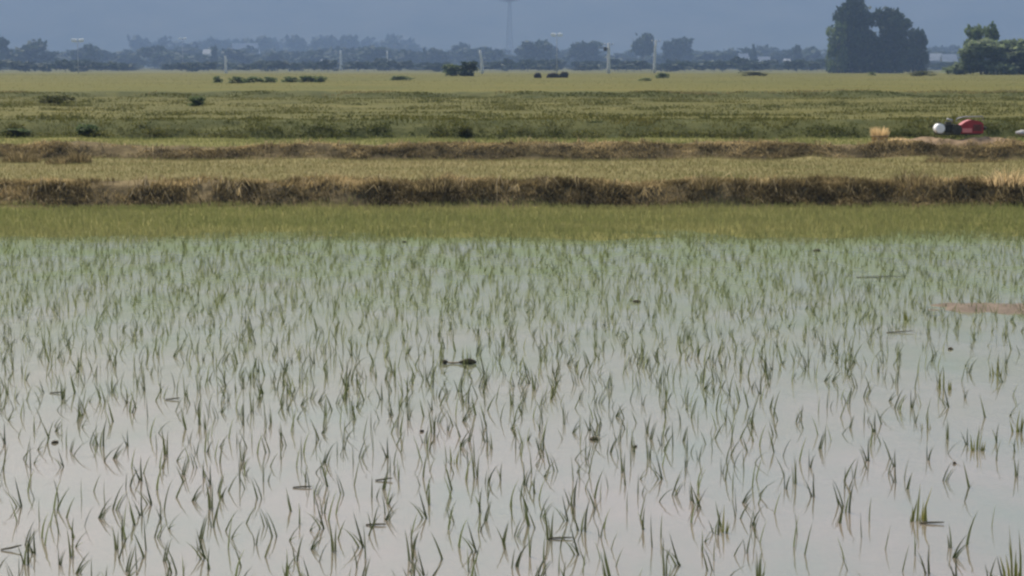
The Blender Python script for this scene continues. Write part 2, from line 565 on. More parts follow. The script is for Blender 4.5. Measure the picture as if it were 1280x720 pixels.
scatter_blades("rough_grass", xy, rng.uniform(.04, .12, n) * (.35 + 1.1 * k), rng.uniform(.010, .025, n), M["weed"],
               "rough green grass over the field behind the weedy bank", "grass", tint=np.clip(rng.normal(.52, .14, n) - .45 * np.clip(k - .3, 0, 1), 0, 1))
xy = rand_xy(60000, YE + .5, 320)
k = nz(np.column_stack([xy[:, 0] * .2, xy[:, 1]]), .12, 95)
xy = xy[k + rng.uniform(-.6, .6, len(xy)) > -.2]
n = len(xy)
scatter_blades("far_grass", xy, rng.uniform(.02, .06, n), rng.uniform(.02, .04, n), M["far_grass"],
               "olive grass over the wide far field below the trees", "grass")
# weeds on the far bund's near face, tinted dark to paint its shadow
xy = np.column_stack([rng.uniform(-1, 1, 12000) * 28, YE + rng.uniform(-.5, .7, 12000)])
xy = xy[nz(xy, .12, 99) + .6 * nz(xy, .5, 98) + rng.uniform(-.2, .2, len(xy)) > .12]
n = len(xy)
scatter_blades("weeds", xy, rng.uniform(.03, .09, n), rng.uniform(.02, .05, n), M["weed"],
               "weeds tinted dark as shade on the near face of the low far bund", "weeds", tint=rng.uniform(.1, .5, n))
# pale dry crest of the far bund
xy = np.column_stack([rng.uniform(-1, 1, 9000) * 28, YE + rng.uniform(.45, 1.5, 9000)])
xy = xy[nz(xy, .22, 97) + .35 * nz(xy, 1.1, 96) + .008 * xy[:, 0] + rng.uniform(-.12, .12, len(xy)) > .16]
n = len(xy)
scatter_blades("dry_grass", xy, rng.uniform(.04, .12, n), rng.uniform(.02, .04, n), M["stubble"],
               "pale dry grass along the crest of the low far bund", "grass", tint=rng.uniform(.6, 1, n))


# ------------------------------------------------------------------ leafy plants and trees
def leaf_cloud(lobes, n, size, seed, shell=.55):
    """leaf-sized faces through the volume of several lobes; returns verts, faces, tint"""
    r = np.random.default_rng(seed)
    lobes = np.array(lobes, float)            # cx,cy,cz,rx,ry,rz
    vol = np.prod(lobes[:, 3:6], 1) ** (2 / 3)
    idx = r.choice(len(lobes), n, p=vol / vol.sum())
    d = r.normal(size=(n, 3)); d /= np.linalg.norm(d, axis=1)[:, None]
    rad = (r.uniform(shell, 1.05, n) + .35 * r.uniform(0, 1, n) ** 6)[:, None]
    c = lobes[idx, :3] + d * rad * lobes[idx, 3:6]
    a = r.normal(size=(n, 3)); a /= np.linalg.norm(a, axis=1)[:, None]
    b = np.cross(a, r.normal(size=(n, 3))); b /= np.linalg.norm(b, axis=1)[:, None]
    s = size * r.uniform(.5, 1.3, n)[:, None]
    v = np.stack([c - a * s, c + b * s * .55, c + a * s, c - b * s * .55], 1).reshape(-1, 3)
    q = np.arange(n * 4).reshape(-1, 4)
    lt = r.uniform(0, 1, len(lobes))
    t = np.clip(.6 * lt[idx] + .5 * r.uniform(0, 1, n) - .05, 0, 1)
    return v, [q], np.repeat(t, 4)


def crown_mesh(name, kind, seed, n, size):
    """a unit crown: height 1, width 1"""
    r = random.Random(seed)
    lobes = []
    if kind == "broad":
        for k in range(15):
            a, z = r.uniform(0, 6.28), r.uniform(.25, .85)
            w = .34 * math.sqrt(max(.05, 1 - ((z - .5) / .55) ** 2))
            q = r.uniform(.3, 1) * w
            s = r.uniform(.11, .2)
            lobes.append((q * math.cos(a), q * math.sin(a), z, s, s, s * r.uniform(.7, 1)))
    elif kind == "tall":
        for k in range(30):
            a, z = r.uniform(0, 6.28), .06 + .88 * (k + r.uniform(0, 1)) / 30
            w = .40 * min(1, 1.15 * math.sqrt(max(.02, 1 - ((z - .40) / .60) ** 2)))
            q = r.uniform(.2, 1.12) * w
            s = r.uniform(.07, .17)
            lobes.append((q * math.cos(a), q * math.sin(a), z, s * 1.6, s * 1.6, s))
    elif kind == "dome":
        for k in range(46):
            a, z = r.uniform(0, 6.28), .07 + .84 * (k + r.uniform(0, 1)) / 46
            w = .38 * (math.sqrt(max(.02, 1 - ((z - .42) / .56) ** 2)) if z > .42 else .82 + .18 * z / .42)
            q = r.uniform(.35, 1) * w
            s = r.uniform(.10, .15)
            lobes.append((q * math.cos(a), q * math.sin(a), z, s * 1.35, s * 1.35, s * .8))
    elif kind == "round":
        lobes.append((0, 0, .66, .36, .36, .26))
        for k in range(12):
            a, z = r.uniform(0, 6.28), r.uniform(.46, .86)
            q = r.uniform(.15, .36)
            s = r.uniform(.1, .15)
            lobes.append((q * math.cos(a), q * math.sin(a), z, s, s, s * .8))
    elif kind == "narrow":
        for k in range(12):
            z = .1 + .85 * k / 11
            s = .5 * (1 - abs(z - .4)) * r.uniform(.7, 1)
            lobes.append((r.uniform(-.08, .08), r.uniform(-.08, .08), z, s * .8, s * .8, .09))
    else:  # shrub
        for k in range(16):
            a, z = r.uniform(0, 6.28), r.uniform(.08, .78)
            w = .40 * math.sqrt(max(.05, 1 - (z / 1.02) ** 2))
            q = r.uniform(.2, 1) * w
            s = r.uniform(.12, .22)
            lobes.append((q * math.cos(a), q * math.sin(a), z, s, s, s * .9))
    v, f, t = leaf_cloud(lobes, n, size, seed)
    v[:, 2] = np.maximum(v[:, 2], 0.0)
    return mesh_np(name, v, f, t), lobes


def trunk_mb(h, r0, lobes, sx, sy, sz, seed, top=.8):
    r = random.Random(seed)
    mb = MB()
    pts = [(0, 0, -.15)] + [(r.uniform(-.02, .02) * h, r.uniform(-.02, .02) * h, h * top * k / 4) for k in range(1, 5)]
    mb.tube(pts, [r0, r0 * .8, r0 * .62, r0 * .45, r0 * .25], 7)
    for lb in r.sample(lobes, min(6, len(lobes))):
        e = Vector((lb[0] * sx, lb[1] * sy, lb[2] * sz))
        s = Vector((0, 0, max(.1 * h, e.z * .55)))
        mb.tube([s, s.lerp(e, .5) + Vector((0, 0, .03 * h)), e], [r0 * .4, r0 * .28, r0 * .1], 5)
    return mb


CROWNS = {}


def tree(px, top, wpx, d, kind, m, name, label, cat="tree", group=None, seed=0, n=900, size=.07, base_z=None, trunk=True):
    if d > 600: d *= 1.4
    p = at_y(px, top, d)
    z0 = height(p.x, d) if base_z is None else base_z
    h = p.z - z0
    w = wpx * d / F
    root = empty(name, (p.x, d, z0))
    tag(root, label, cat, group)
    me, lobes = crown_mesh("crown", kind, 100 + seed, n, size)
    c = link("foliage" if cat in ("bush", "plant") else "crown", me, m, root)
    c.scale = (w, w, h)
    if trunk:
        mb = trunk_mb(h, max(.03, h * .018), lobes, w, w, h, seed)
        mb.build("stem" if cat in ("bush", "plant") else "trunk", M["bark"], root, smooth=True)
    return root


T = M["tree"]
tree(1067, -1, 70, 520, "dome", T, "tree", "tallest dark tree of the clump of three beyond the far field", seed=1, n=6000, size=.045)
tree(1113, 9, 63, 522, "dome", T, "tree", "broad round topped dark tree in the middle of the clump of three", seed=2, n=5200, size=.05)
tree(1145, 35, 34, 526, "dome", T, "tree", "smallest tree of the clump of three, beside the broad round topped one", seed=3, n=3000, size=.06)
tree(1048, 26, 32, 512, "dome", M["bush"], "tree", "lighter green tree at the left flank of the tallest dark tree", seed=4, n=900, size=.07)
tree(1227, 27, 44, 306, "round", M["bush"], "tree", "dark tree top rising above the thick green bushes", seed=5, n=1300, size=.06)
tree(1100, 58, 84, 532, "shrub", T, "tree", "low dark tree filling the foot of the clump of three", seed=24, n=2600, size=.05)
tree(1228, 45, 104, 288, "shrub", M["light_tree"], "bush", "pale green bushy shrub with a dark gap at its foot", "bush", seed=6, n=4200, size=.045)
tree(1284, 42, 124, 292, "shrub", M["light_tree"], "bush", "big green bush cut by the right edge", "bush", seed=7, n=4600, size=.045)
tree(804, 40, 34, 780, "round", T, "tree", "round headed tree rising alone above the hazy tree line", seed=8, n=700, size=.08)
tree(847, 46, 44, 820, "broad", T, "tree", "wide grey tree beside the round headed tree and the leaning pole", seed=9, n=800, size=.09)
tree(673, 49, 46, 800, "broad", T, "tree", "domed tree left of the double arm street lamp above the dark heaps", seed=10, n=800, size=.09)
tree(735, 52, 62, 820, "broad", T, "tree", "wide flat topped tree just left of the thick white pole", seed=11, n=800, size=.09)
tree(-4, 38, 44, 700, "broad", T, "tree", "tall hazy tree cut by the left edge", seed=12, n=900, size=.09)
tree(34, 49, 62, 720, "broad", T, "tree", "wide domed hazy tree second from the left edge", seed=13, n=900, size=.09)
tree(62, 64, 36, 720, "broad", T, "tree", "low sloping tree right of the wide domed tree near the left edge", seed=14, n=600, size=.1)
tree(113, 57, 24, 780, "tall", T, "tree", "small grey tree beside the left street lamp", seed=15, n=600, size=.1)
tree(268, 58, 15, 800, "narrow", T, "tree", "narrow dark conifer beside the pale narrow building", seed=16, n=500, size=.12)
tree(942, 58, 9, 760, "narrow", T, "tree", "thin dark cypress between two small white roofs", seed=17, n=400, size=.16)
tree(998, 58, 15, 760, "tall", T, "tree", "small dark tree standing alone left of the clump of three", seed=18, n=500, size=.11)
tree(392, 63, 52, 860, "broad", T, "tree", "broad grey blue tree behind the short white poles", seed=19, n=700, size=.1)
tree(520, 62, 60, 880, "broad", T, "tree", "low broad hazy tree left of the dark bush by the bent pole", seed=20, n=700, size=.1)
tree(910, 64, 30, 800, "broad", T, "tree", "small hazy tree right of the wide grey tree", seed=21, n=500, size=.1)
tree(972, 64, 24, 820, "broad", T, "tree", "low hazy tree between the cypress and the lone dark tree", seed=22, n=500, size=.1)

# far-off woods: masses nobody could count, real crowns with trunks
def wood(name, label, n, xr, tops, dr, wr, seed, m):
    r = np.random.default_rng(seed)
    V, Q, TT, o = [], [], [], 0
    protos = []
    for k in range(4):
        rr = random.Random(seed + k)
        lobes = []
        for j in range(9):
            a, z = rr.uniform(0, 6.28), rr.uniform(.25, .85)
            q = rr.uniform(.1, .34)
            s = rr.uniform(.13, .22)
            lobes.append((q * math.cos(a), q * math.sin(a), z, s, s, s))
        protos.append(leaf_cloud(lobes, 260, .12, seed + k))
    for k in range(n):
        px, d = r.uniform(*xr), r.uniform(*dr)
        top = r.uniform(*tops) + 5 * mnoise.noise(Vector((px * .02, seed, 0)))
        p = at_y(px, top, d)
        z0 = height(p.x, d)
        h, w = p.z - z0, r.uniform(*wr)
        v, q, t = protos[k % 4]
        a = r.uniform(0, 6.28)
        vv = v.copy()
        vv[:, 0], vv[:, 1] = (v[:, 0] * math.cos(a) - v[:, 1] * math.sin(a)) * w, (v[:, 0] * math.sin(a) + v[:, 1] * math.cos(a)) * w
        vv[:, 2] *= h
        vv += (p.x, d, z0)
        V.append(vv); Q.append(q[0] + o); TT.append(t); o += len(vv)
        tr = .02 * h
        tv = np.array([(-tr, 0, 0), (tr, 0, 0), (0, tr * 1.6, 0), (-tr * .4, 0, h * .6), (tr * .4, 0, h * .6), (0, tr * .6, h * .6)]) + (p.x, d, z0 - .05)
        V.append(tv)
        Q.append(np.array([[0, 1, 4, 3], [1, 2, 5, 4], [2, 0, 3, 5]]) + o)
        TT.append(np.full(6, .1)); o += 6
    ob = link(name, mesh_np(name, np.concatenate(V), [np.concatenate(Q)], np.concatenate(TT)), m)
    tag(ob, label, "trees", kind="stuff")


wood("treeline", "hazy line of trees along the far edge of the fields", 420, (-160, 1440), (58, 76), (1150, 1600), (14, 27), 301, T)
wood("distant_wood", "faint blue wood on the plain behind the tree line, left of the middle", 90, (170, 520), (44, 62), (1900, 2400), (20, 36), 331, T)
wood("distant_wood", "faint blue wood low behind the tree line across the plain", 70, (-200, 1480), (62, 74), (1900, 2400), (20, 36), 361, T)
wood("undergrowth", "low dark scrub along the foot of the tree line", 200, (-160, 1440), (76, 86), (800, 1150), (8, 16), 391, T)


# leafy weed clumps along the weedy bank
lobes = []
rw = random.Random(8)
for k in range(260):
    x, y = rw.uniform(-15, 15), YD + rw.choice((rw.uniform(-.25, .35), rw.uniform(-.2, 2.2)))
    q = rw.uniform(.05, .17)
    lobes.append((x, y, height(x, y) + q * .25, q * rw.uniform(.8, 1.8), q, q * rw.uniform(.5, .9)))
for k in range(170):                                     # extra clumps added for the shadow line at the bank's foot
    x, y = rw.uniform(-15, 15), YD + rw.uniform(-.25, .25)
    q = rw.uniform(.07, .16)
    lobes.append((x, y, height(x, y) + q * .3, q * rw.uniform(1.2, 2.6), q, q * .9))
for k in range(190):                                     # flat weed patches over the rough field
    y = YD + 3 + (YE - YD - 4) * rw.uniform(0, 1) ** 1.4
    x = rw.uniform(-1, 1) * (.3 * y + 1)
    q = rw.uniform(.04, .10) * y / 55
    lobes.append((x, y, height(x, y) + q * .2, q * rw.uniform(4, 14), q * 4, q))
v, f, t = leaf_cloud(lobes, 60000, .03, 88, .3)
o = link("weeds", mesh_np("weeds", v, f, t), M["weed"])
tag(o, "rounded leafy weeds in dark clumps along the bank below the rough field", "weeds", kind="stuff")


wood("undergrowth", "low hazy scrub in front of the tree line", 170, (-160, 1440), (72, 81), (640, 800), (6, 12), 421, T)

# bushes and single plants in the fields
def shrub(px, base_y, top, wpx, z, m, name, label, cat="bush", seed=0, n=500, size=.09, group=None, depth=1.0):
    p = on_z(px, base_y, z)
    d = p.y
    z0 = height(p.x, d)
    h = at_y(px, top, d).z - z0
    w = wpx * d / F
    root = empty(name, (p.x, d, z0))
    tag(root, label, cat, group)
    me, lobes = crown_mesh("foliage", "shrub", 500 + seed, n, size)
    c = link("foliage", me, m, root)
    c.scale = (w, w * depth, h)
    trunk_mb(h, max(.012, h * .03), lobes, w, w * depth, h, seed, .6).build("stem", M["bark"], root)
    return root


shrub(564, 95, 79, 34, .97, M["bush"], "bush", "green left half of the pair of bushes beside the bent pole", seed=1, n=800)
shrub(586, 95.5, 75, 34, .97, T, "bush", "dark right half of the pair of bushes beside the bent pole", seed=2, n=800)
# low plants in a row on the far field
row = [(272, 103.5, 12, "first from the left, small and pale"), (296, 104, 22, "second from the left, long and thin"),
       (316, 103.5, 24, "third from the left, thick and dark"), (338, 103.5, 20, "just left of the gap"),
       (362, 103, 22, "just right of the gap"), (382, 103, 22, "second from the right, thick and dark"),
       (400, 103, 20, "last on the right")]
for i, (px, by, wp, txt) in enumerate(row):
    shrub(px, by, by - 9, wp * 1.15, .97, M["bush"], "shrub", "low dark green shrub in the far field row, " + txt, "bush", 20 + i, 420, .1,
          "low shrubs in a row on the far field")
shrub(68, 130, 116, 54, .97, M["weed"], "shrub", "low dark shrub on the bund in the left of the far field", "bush", 30, 700, .07)
shrub(245, 133, 119, 30, .90, M["bush"], "shrub", "small dark shrub in the rough field below the row of low shrubs", "bush", 31, 500, .09)
shrub(826, 98, 90, 26, .97, M["bush"], "shrub", "small green shrub at the far field edge under the leaning pole", "bush", 32, 400)
shrub(808, 101, 97, 22, .97, M["bush"], "shrub", "flat green plant in front of the shrub under the leaning pole", "plant", 33, 300)
shrub(1091, 95, 89, 12, .97, M["bush"], "shrub", "tiny dark shrub below the clump of three trees", "bush", 34, 250)
shrub(942, 95, 89, 46, .97, M["weed"], "shrub", "low dark shrub under the thin cypress at the field edge", "bush", 35, 400)
shrub(1152, 95, 88, 44, .97, M["weed"], "shrub", "long low dark shrub right of the clump of three trees", "bush", 36, 400)
shrub(500, 100, 94, 46, .97, M["bush"], "shrub", "faint low green shrub left of the pair of bushes", "bush", 37, 400)
shrub(582, 172, 155, 20, .60, M["weed"], "shrub", "dark round weed shrub on the weedy bank below the pair of bushes", "bush", 38, 500)
shrub(745, 170, 152, 28, .60, M["bright_leaf"], "shrub", "bright green leafy plant on the weedy bank right of the middle", "plant", 39, 420, .12)
shrub(108, 172, 152, 34, .60, M["bush"], "shrub", "dark green weed clump on the weedy bank near the left edge", "plant", 40, 600)
shrub(1130, 166, 152, 62, .66, M["light_tree"], "shrub", "long dark green shrub behind the tan straw and bare earth", "bush", 41, 900, .07)
shrub(18, 172, 160, 40, .60, M["bush"], "shrub", "low dark green weed clump at the left edge of the weedy bank", "plant", 42, 500)


# tufts of long dry grass standing on the second bank
def grass_tuft(px, py, z, hh, ww, m, name, label, cat, n, seed, lean=(.2, 1.0), group=None, bias=None, wid=(.006, .014)):
    r = np.random.default_rng(seed)
    p = on_z(px, py, z)
    z0 = height(p.x, p.y) if z > 0 else -.06
    a = r.uniform(0, 6.28, n); q = np.sqrt(r.uniform(0, 1, n)) * ww / 2
    pos = np.stack([q * np.cos(a), q * np.sin(a) * .8, np.full(n, -.01)], 1)
    h = hh * r.uniform(.55, 1.1, n) * (1.08 - .75 * (q / (ww / 2)) ** 2)
    la = np.where(r.uniform(0, 1, n) < .75, a, r.uniform(0, 6.28, n)) if bias is None else r.normal(bias, .6, n)
    v, f, t = blade_arrays(pos, h, r.uniform(*wid, n), la, r.uniform(*lean, n), r.normal(0, .6, n), r.uniform(.05, 1, n))
    o = link(name, mesh_np(name, v, f, t), m, loc=(p.x, p.y, z0))
    tag(o, label, cat, group)
    return o


grass_tuft(26, 192, .5, .34, .75, M["dry"], "grass_tuft", "bushy brown dry grass tuft at the left end of the second bank", "grass tuft", 420, 1)
grass_tuft(72, 194, .5, .24, .5, M["dry"], "grass_tuft", "low brown grass tuft between the two bushy ones on the second bank", "grass tuft", 260, 2)
grass_tuft(98, 193, .5, .33, .55, M["dry"], "grass_tuft", "brown grass tuft with spiky stalks right of the bushy end tuft", "grass tuft", 360, 3)
grass_tuft(545, 247, .16, .42, .6, M["dry"], "grass_tuft", "leaning pale stalk tuft on the nearest bank left of the middle", "grass tuft", 200, 4)
grass_tuft(1145, 234, .3, .30, .9, M["dry"], "grass_tuft", "olive brown grass tuft on the nearest bank near its right end", "grass tuft", 300, 5)
grass_tuft(880, 246, .17, .30, .5, M["dry"], "grass_tuft", "pale hanging grass tuft on the nearest bank right of the middle", "grass tuft", 200, 6)
grass_tuft(1260, 246, .15, .40, .8, M["straw"], "grass_tuft", "pale straw tuft at the right end of the nearest bank", "grass tuft", 200, 7)


# ------------------------------------------------------------------ bare earth, straw and the red pump set
def mound(name, cx, cy, L, Wd, H, m, seed, label=None, base=None, left=0.0):
    vs = []
    nx, ny = 70, 24
    for j in range(ny + 1):
        for i in range(nx + 1):
            u, v = -1 + 2 * i / nx, -1 + 2 * j / ny
            x, y = cx + u * L / 2, cy + v * Wd / 2
            k = max(0, 1 - abs(u) ** 4) * max(0, 1 - v * v)
            b = height(x, y) if base is None else base
            z = b - .03 + H * k * (.75 + .75 * vnoise(x, y, 1.6, seed) + .7 * vnoise(x, y, 5, seed + 1)) + .03 * k + left * k * max(0, min(1, (-.15 - u) * 4))
            vs.append((x, y, z))
    n = nx + 1
    i = (np.arange(ny)[:, None] * n + np.arange(nx)[None, :]).ravel()
    f = np.stack([i, i + 1, i + n + 1, i + n], 1)
    o = link(name, mesh_np(name, vs, [f], smooth=True), m)
    tag(o, label, kind="structure")
    return o


DM = YC + 1.1                                    # where the pump stands
pm = at_y(1200, 168, DM)
xl, xr = at_y(1098, 168, DM).x, at_y(1330, 168, DM).x
mound("earth_mound", (xl + xr) / 2, DM - .25, xr - xl, 1.15, .07, M["earth"], 3, "reddish bare earth under the red pump set", left=.055)
# mud ridge emerging from the water at the right
a, b = on_z(1120, 386, 0), on_z(1420, 386, 0)
mound("mud_ridge", (a.x + b.x) / 2, a.y, b.x - a.x, 1.6, .042, M["red_mud"], 9, "low reddish mud ridge emerging from the water", base=-.020)

# straw sheaf
ps = on_z(1099, 176, .62)
root = empty("straw_sheaf", (ps.x, ps.y - .05, height(ps.x, ps.y)))
tag(root, "upright tan straw sheaf standing at the left end of the bare earth", "straw sheaf")
r = np.random.default_rng(5)
n = 260
a = r.uniform(0, 6.28, n); q = np.sqrt(r.uniform(0, 1, n)) * .16
pos = np.stack([q * np.cos(a), q * np.sin(a), np.zeros(n)], 1)
v, f, t = blade_arrays(pos, .37 * r.uniform(.7, 1.05, n), r.uniform(.01, .02, n), a, r.uniform(.05, .35, n), r.normal(0, .7, n), r.uniform(0, 1, n))
link("stalks", mesh_np("stalks", v, f, t), M["straw"], root)
mb = MB()
mb.tube([(.19 * math.cos(k * .5236), .19 * math.sin(k * .5236), .15 + .006 * math.sin(k * 2)) for k in range(13)], .012, 5)
mb.build("binding", M["tan_stalk"], root)
grass_tuft(1122, 174, .64, .16, .5, M["straw"], "straw_heap", "low loose straw heap on the bare earth right of the sheaf", "straw heap", 420, 12, lean=(.5, 1.5))
grass_tuft(1148, 173, .66, .13, .5, M["straw"], "straw_heap", "flat thin straw heap on the bare earth left of the red pump set", "straw heap", 220, 13, lean=(.7, 1.6))
for k, (px, txt) in enumerate([(1172, "brown grass tuft on the bare earth below the white tank"), (1205, "brown grass tuft on the bare earth below the red cover"),
                               (1238, "brown grass tuft on the bare earth between the red pump set and the sack")]):
    grass_tuft(px, 184, .62, .16, .55, M["dry"], "grass_tuft", txt, "grass tuft", 260, 30 + k)
grass_tuft(1252, 228, .345, .10, .9, M["straw"], "straw_heap", "pale straw scattered on the crest of the nearest bank", "straw heap", 420, 14, lean=(.7, 1.6))


# red motor pump: skid, engine, white tank, red cover
def motor_pump():
    x0 = at_y(1167, 168, DM).x
    s = DM / F                                   # metres per photo pixel here
    zb = pm.z - .01
    root = empty("motor_pump", (x0 + 31 * s, DM, zb))
    tag(root, "small red motor pump with a round white tank standing on bare earth", "pump")
    ox = -31 * s
    mb = MB()
    for yy in (-.13, .13):
        mb.tube([(ox + .03, yy, .09), (ox + .06, yy, .02), (ox + 60 * s - .06, yy, .02), (ox + 60 * s - .02, yy, .09)], .014, 8)
    for xx in (ox + .12, ox + .5, ox + .9):
        mb.tube([(xx, -.13, .02), (xx, .13, .02)], .012, 8)
    mb.build("skid_frame", M["dark_metal"], root, smooth=True)
    # white round tank, lying along the view
    mb = MB()
    cx = ox + 6.5 * s
    mb.tube([(cx, -.16, .135), (cx, -.15, .135), (cx, .12, .135), (cx, .13, .135)], [.075, .098, .098, .075], 20)
    tk = mb.build("tank", M["white"], root)
    mb = MB(); mb.tube([(cx, -.02, .225), (cx, -.02, .262)], .025, 10); mb.build("cap", M["dark_metal"], tk)
    # dark engine block with fins, exhaust and pulley
    mb = MB()
    ex = ox + 19 * s
    mb.box((ex, 0, .135), (.20, .22, .18), bevel=.02)
    for k in range(5):
        mb.box((ex, 0, .10 + .03 * k), (.225, .245, .008))
    mb.box((ex - .02, 0, .25), (.12, .12, .05), bevel=.01)
    eng = mb.build("engine", M["dark_metal"], root)
    mb = MB()
    mb.tube([(ex + .04, -.05, .26), (ex + .05, -.05, .31), (ex - .06, -.05, .33)], [.02, .02, .016], 8)
    mb.build("exhaust", M["steel"], eng, smooth=True)
    wx = ox + 27 * s
    mb = MB(); mb.tube([(wx, -.17, .12), (wx, -.125, .12)], [.105, .105], 20)
    mb.tube([(wx, -.185, .12), (wx, -.17, .12)], [.03, .03], 12)
    mb.build("flywheel", M["dark_metal"], root)
    # red cover: sloping nose, flat back
    mb = MB()
    a, b = ox + 31 * s, ox + 60 * s
    L = b - a
    prof = [(0, .03), (0, .20), (.25 * L, .285), (.45 * L, .315), (.80 * L, .295), (L, .24), (L, .03)]
    nn = len(prof)
    vs = [(a + x, -.16, z) for x, z in prof] + [(a + x, .16, z) for x, z in prof]
    fs = [tuple(range(nn)), tuple(reversed(range(nn, 2 * nn)))] + [(k, (k + 1) % nn, (k + 1) % nn + nn, k + nn) for k in range(nn)]
    mb.poly(vs, fs)
    bmesh.ops.bevel(mb.bm, geom=list(mb.bm.edges), offset=.012, segments=2, affect="EDGES")
    cov = mb.build("cover", M["red_paint"], root)
    mb = MB(); mb.box((a + .30 * L, -.166, .095), (.42 * L, .016, .09), bevel=.006); mb.build("side_panel", M["pink_panel"], cov)
    mb = MB()
    for k in range(4):
        mb.box((a + .74 * L, -.168, .10 + .035 * k), (.36 * L, .014, .018), bevel=.003)
    mb.build("air_grille", M["dark_metal"], cov)
    # pale carrying bar above
    mb = MB()
    mb.tube([(a - .08, -.12, .27), (a - .06, -.12, .345), (a + .16 * L, -.12, .375), (b - .02, -.12, .385), (b, -.12, .30)], .012, 8)
    mb.build("handle_bar", M["steel"], root, smooth=True)
    # delivery outlet on the right
    mb = MB()
    mb.tube([(b - .01, 0, .14), (b + .05, 0, .14), (b + .07, 0, .12)], [.045, .045, .05], 14)
    mb.build("outlet_pipe", M["dark_metal"], root, smooth=True)


motor_pump()
# pale sack at the right edge
p = at_y(1278, 167, DM)
mb = MB()
mb.ball((0, 0, .03), (.13, .12, .055), 3, .35, 4)
mb.ball((.14, .02, .05), (.07, .06, .045), 2, .4, 5)
mb.ball((.2, .03, .055), (.03, .05, .05), 2, .4, 6)
tag(mb.build("sack", M["sack"], loc=(p.x, DM, p.z - .01), smooth=True), "pale grey sack lying on bare earth at the right edge", "sack")


# dark heaps on the far field
def heap(px, by, wpx, hpx, label, seed):
    p = on_z(px, by, .97)
    s = p.y / F
    mb = MB()
    w, h = wpx * s, hpx * s
    mb.ball((0, 0, h * .35), (w * .5, w * .4, h * .65), 3, .35, seed)
    mb.ball((w * .22, -.1, h * .3), (w * .28, w * .3, h * .6), 3, .4, seed + 1)
    mb.ball((-w * .25, -.1, h * .2), (w * .26, w * .25, h * .5), 3, .4, seed + 2)
    tag(mb.build("heap", M["heap"], loc=(p.x, p.y, height(p.x, p.y) - .03), smooth=True), label, "heap")


heap(672, 97.5, 9, 7, "small blocky black heap left of the wider dark heap on the far field", 1)
heap(691, 97.3, 15, 7, "wide flat dark heap in the middle of the three on the far field", 2)
heap(705, 97.0, 11, 8, "black rounded heap on the right of the three on the far field", 3)

# ------------------------------------------------------------------ poles, lamps, tower, houses beyond the field
def pole(px, top, wpx, d, label, bend=0.0, arms=0, trafo=False):
    p = at_y(px, top, d)
    z0 = height(p.x, d)
    h = p.z - z0
    r0 = wpx * d / F / 2
    root = empty("utility_pole", (p.x, d, z0))
    tag(root, label, "pole")
    mb = MB()
    mb.tube([(bend * (1 - (k / 5) ** 2) * 0 + bend * (k / 5) ** 2 - bend, 0, -.1 + (h + .1) * k / 5) for k in range(6)],
            [r0 * (1.15 - .35 * k / 5) for k in range(6)], 8)
    mb.build("shaft", M["concrete"], root, smooth=True)
    if arms:
        mb = MB()
        mb.box((0, 0, h * .96), (1.5, .1, .1))
        mb.build("crossarm", M["steel"], root)
        for xx in (-.65, 0.18, .65):
            mb = MB()
            mb.tube([(xx, 0, h * .96 + .05), (xx, 0, h * .96 + .2), (xx, 0, h * .96 + .27)], [.03, .06, .03], 6)
            mb.build("insulator", M["white"], root)
    if trafo:
        mb = MB()
        mb.tube([(-.55, 0, h * .74), (-.55, 0, h * .76), (-.55, 0, h * .86), (-.55, 0, h * .88)], [.22, .3, .3, .2], 12)
        mb.box((-.25, 0, h * .8), (.35, .1, .1))
        mb.build("transformer", M["dark_metal"], root)
    return root


pole(600, 63, 3.4, 330, "slightly bent pale pole beside the pair of bushes", bend=-.35)
pole(761, 54, 4.0, 330, "thick white pole with a small dark transformer on its left", trafo=True, arms=1)
pole(820, 50, 3.0, 340, "leaning pale grey pole below the round headed tree", bend=.25, arms=1)
pole(282, 70, 3.2, 420, "short pale post beside the pale sloping roof")
pole(402, 74, 3.0, 820, "thin short white pole in front of the broad grey blue tree, left one")
pole(426, 63, 3.0, 820, "tallest of the short white poles in front of the hazy trees")
pole(447, 76, 2.6, 820, "short white post right of the tallest short white pole")
pole(362, 80, 3.0, 780, "tiny pale post above the low shrub row")
pole(484, 64, 2.0, 860, "faint thin pole among hazy trees left of the pair of bushes")


def lamp(px, top, d, span_px, label):
    p = at_y(px, top, d)
    z0 = height(p.x, d)
    h = p.z - z0
    root = empty("street_lamp", (p.x, d, z0))
    tag(root, label, "street lamp")
    s = d / F * span_px / 2
    mb = MB()
    mb.tube([(0, 0, -.1), (0, 0, h * .5), (0, 0, h)], [.12, .09, .06], 8)
    mb.build("post", M["steel"], root, smooth=True)
    for sg in (-1, 1):
        mb = MB(); mb.tube([(0, 0, h), (sg * s * .2, 0, h + .25), (sg * s * .45, 0, h + .3)], .05, 6)
        mb.build("arm", M["steel"], root)
        mb = MB(); mb.box((sg * s * .62, 0, h + .25), (s * .95, .5, .62), bevel=.14, ry=-sg * .08)
        mb.build("lamp_head", M["white"], root)


lamp(97, 52, 430, 14, "double arm street lamp with bright white heads above the left trees")
lamp(696, 45, 430, 13, "double arm street lamp with white heads above the domed tree")
lamp(228, 49, 820, 9, "faint double arm street lamp behind the left part of the tree line")


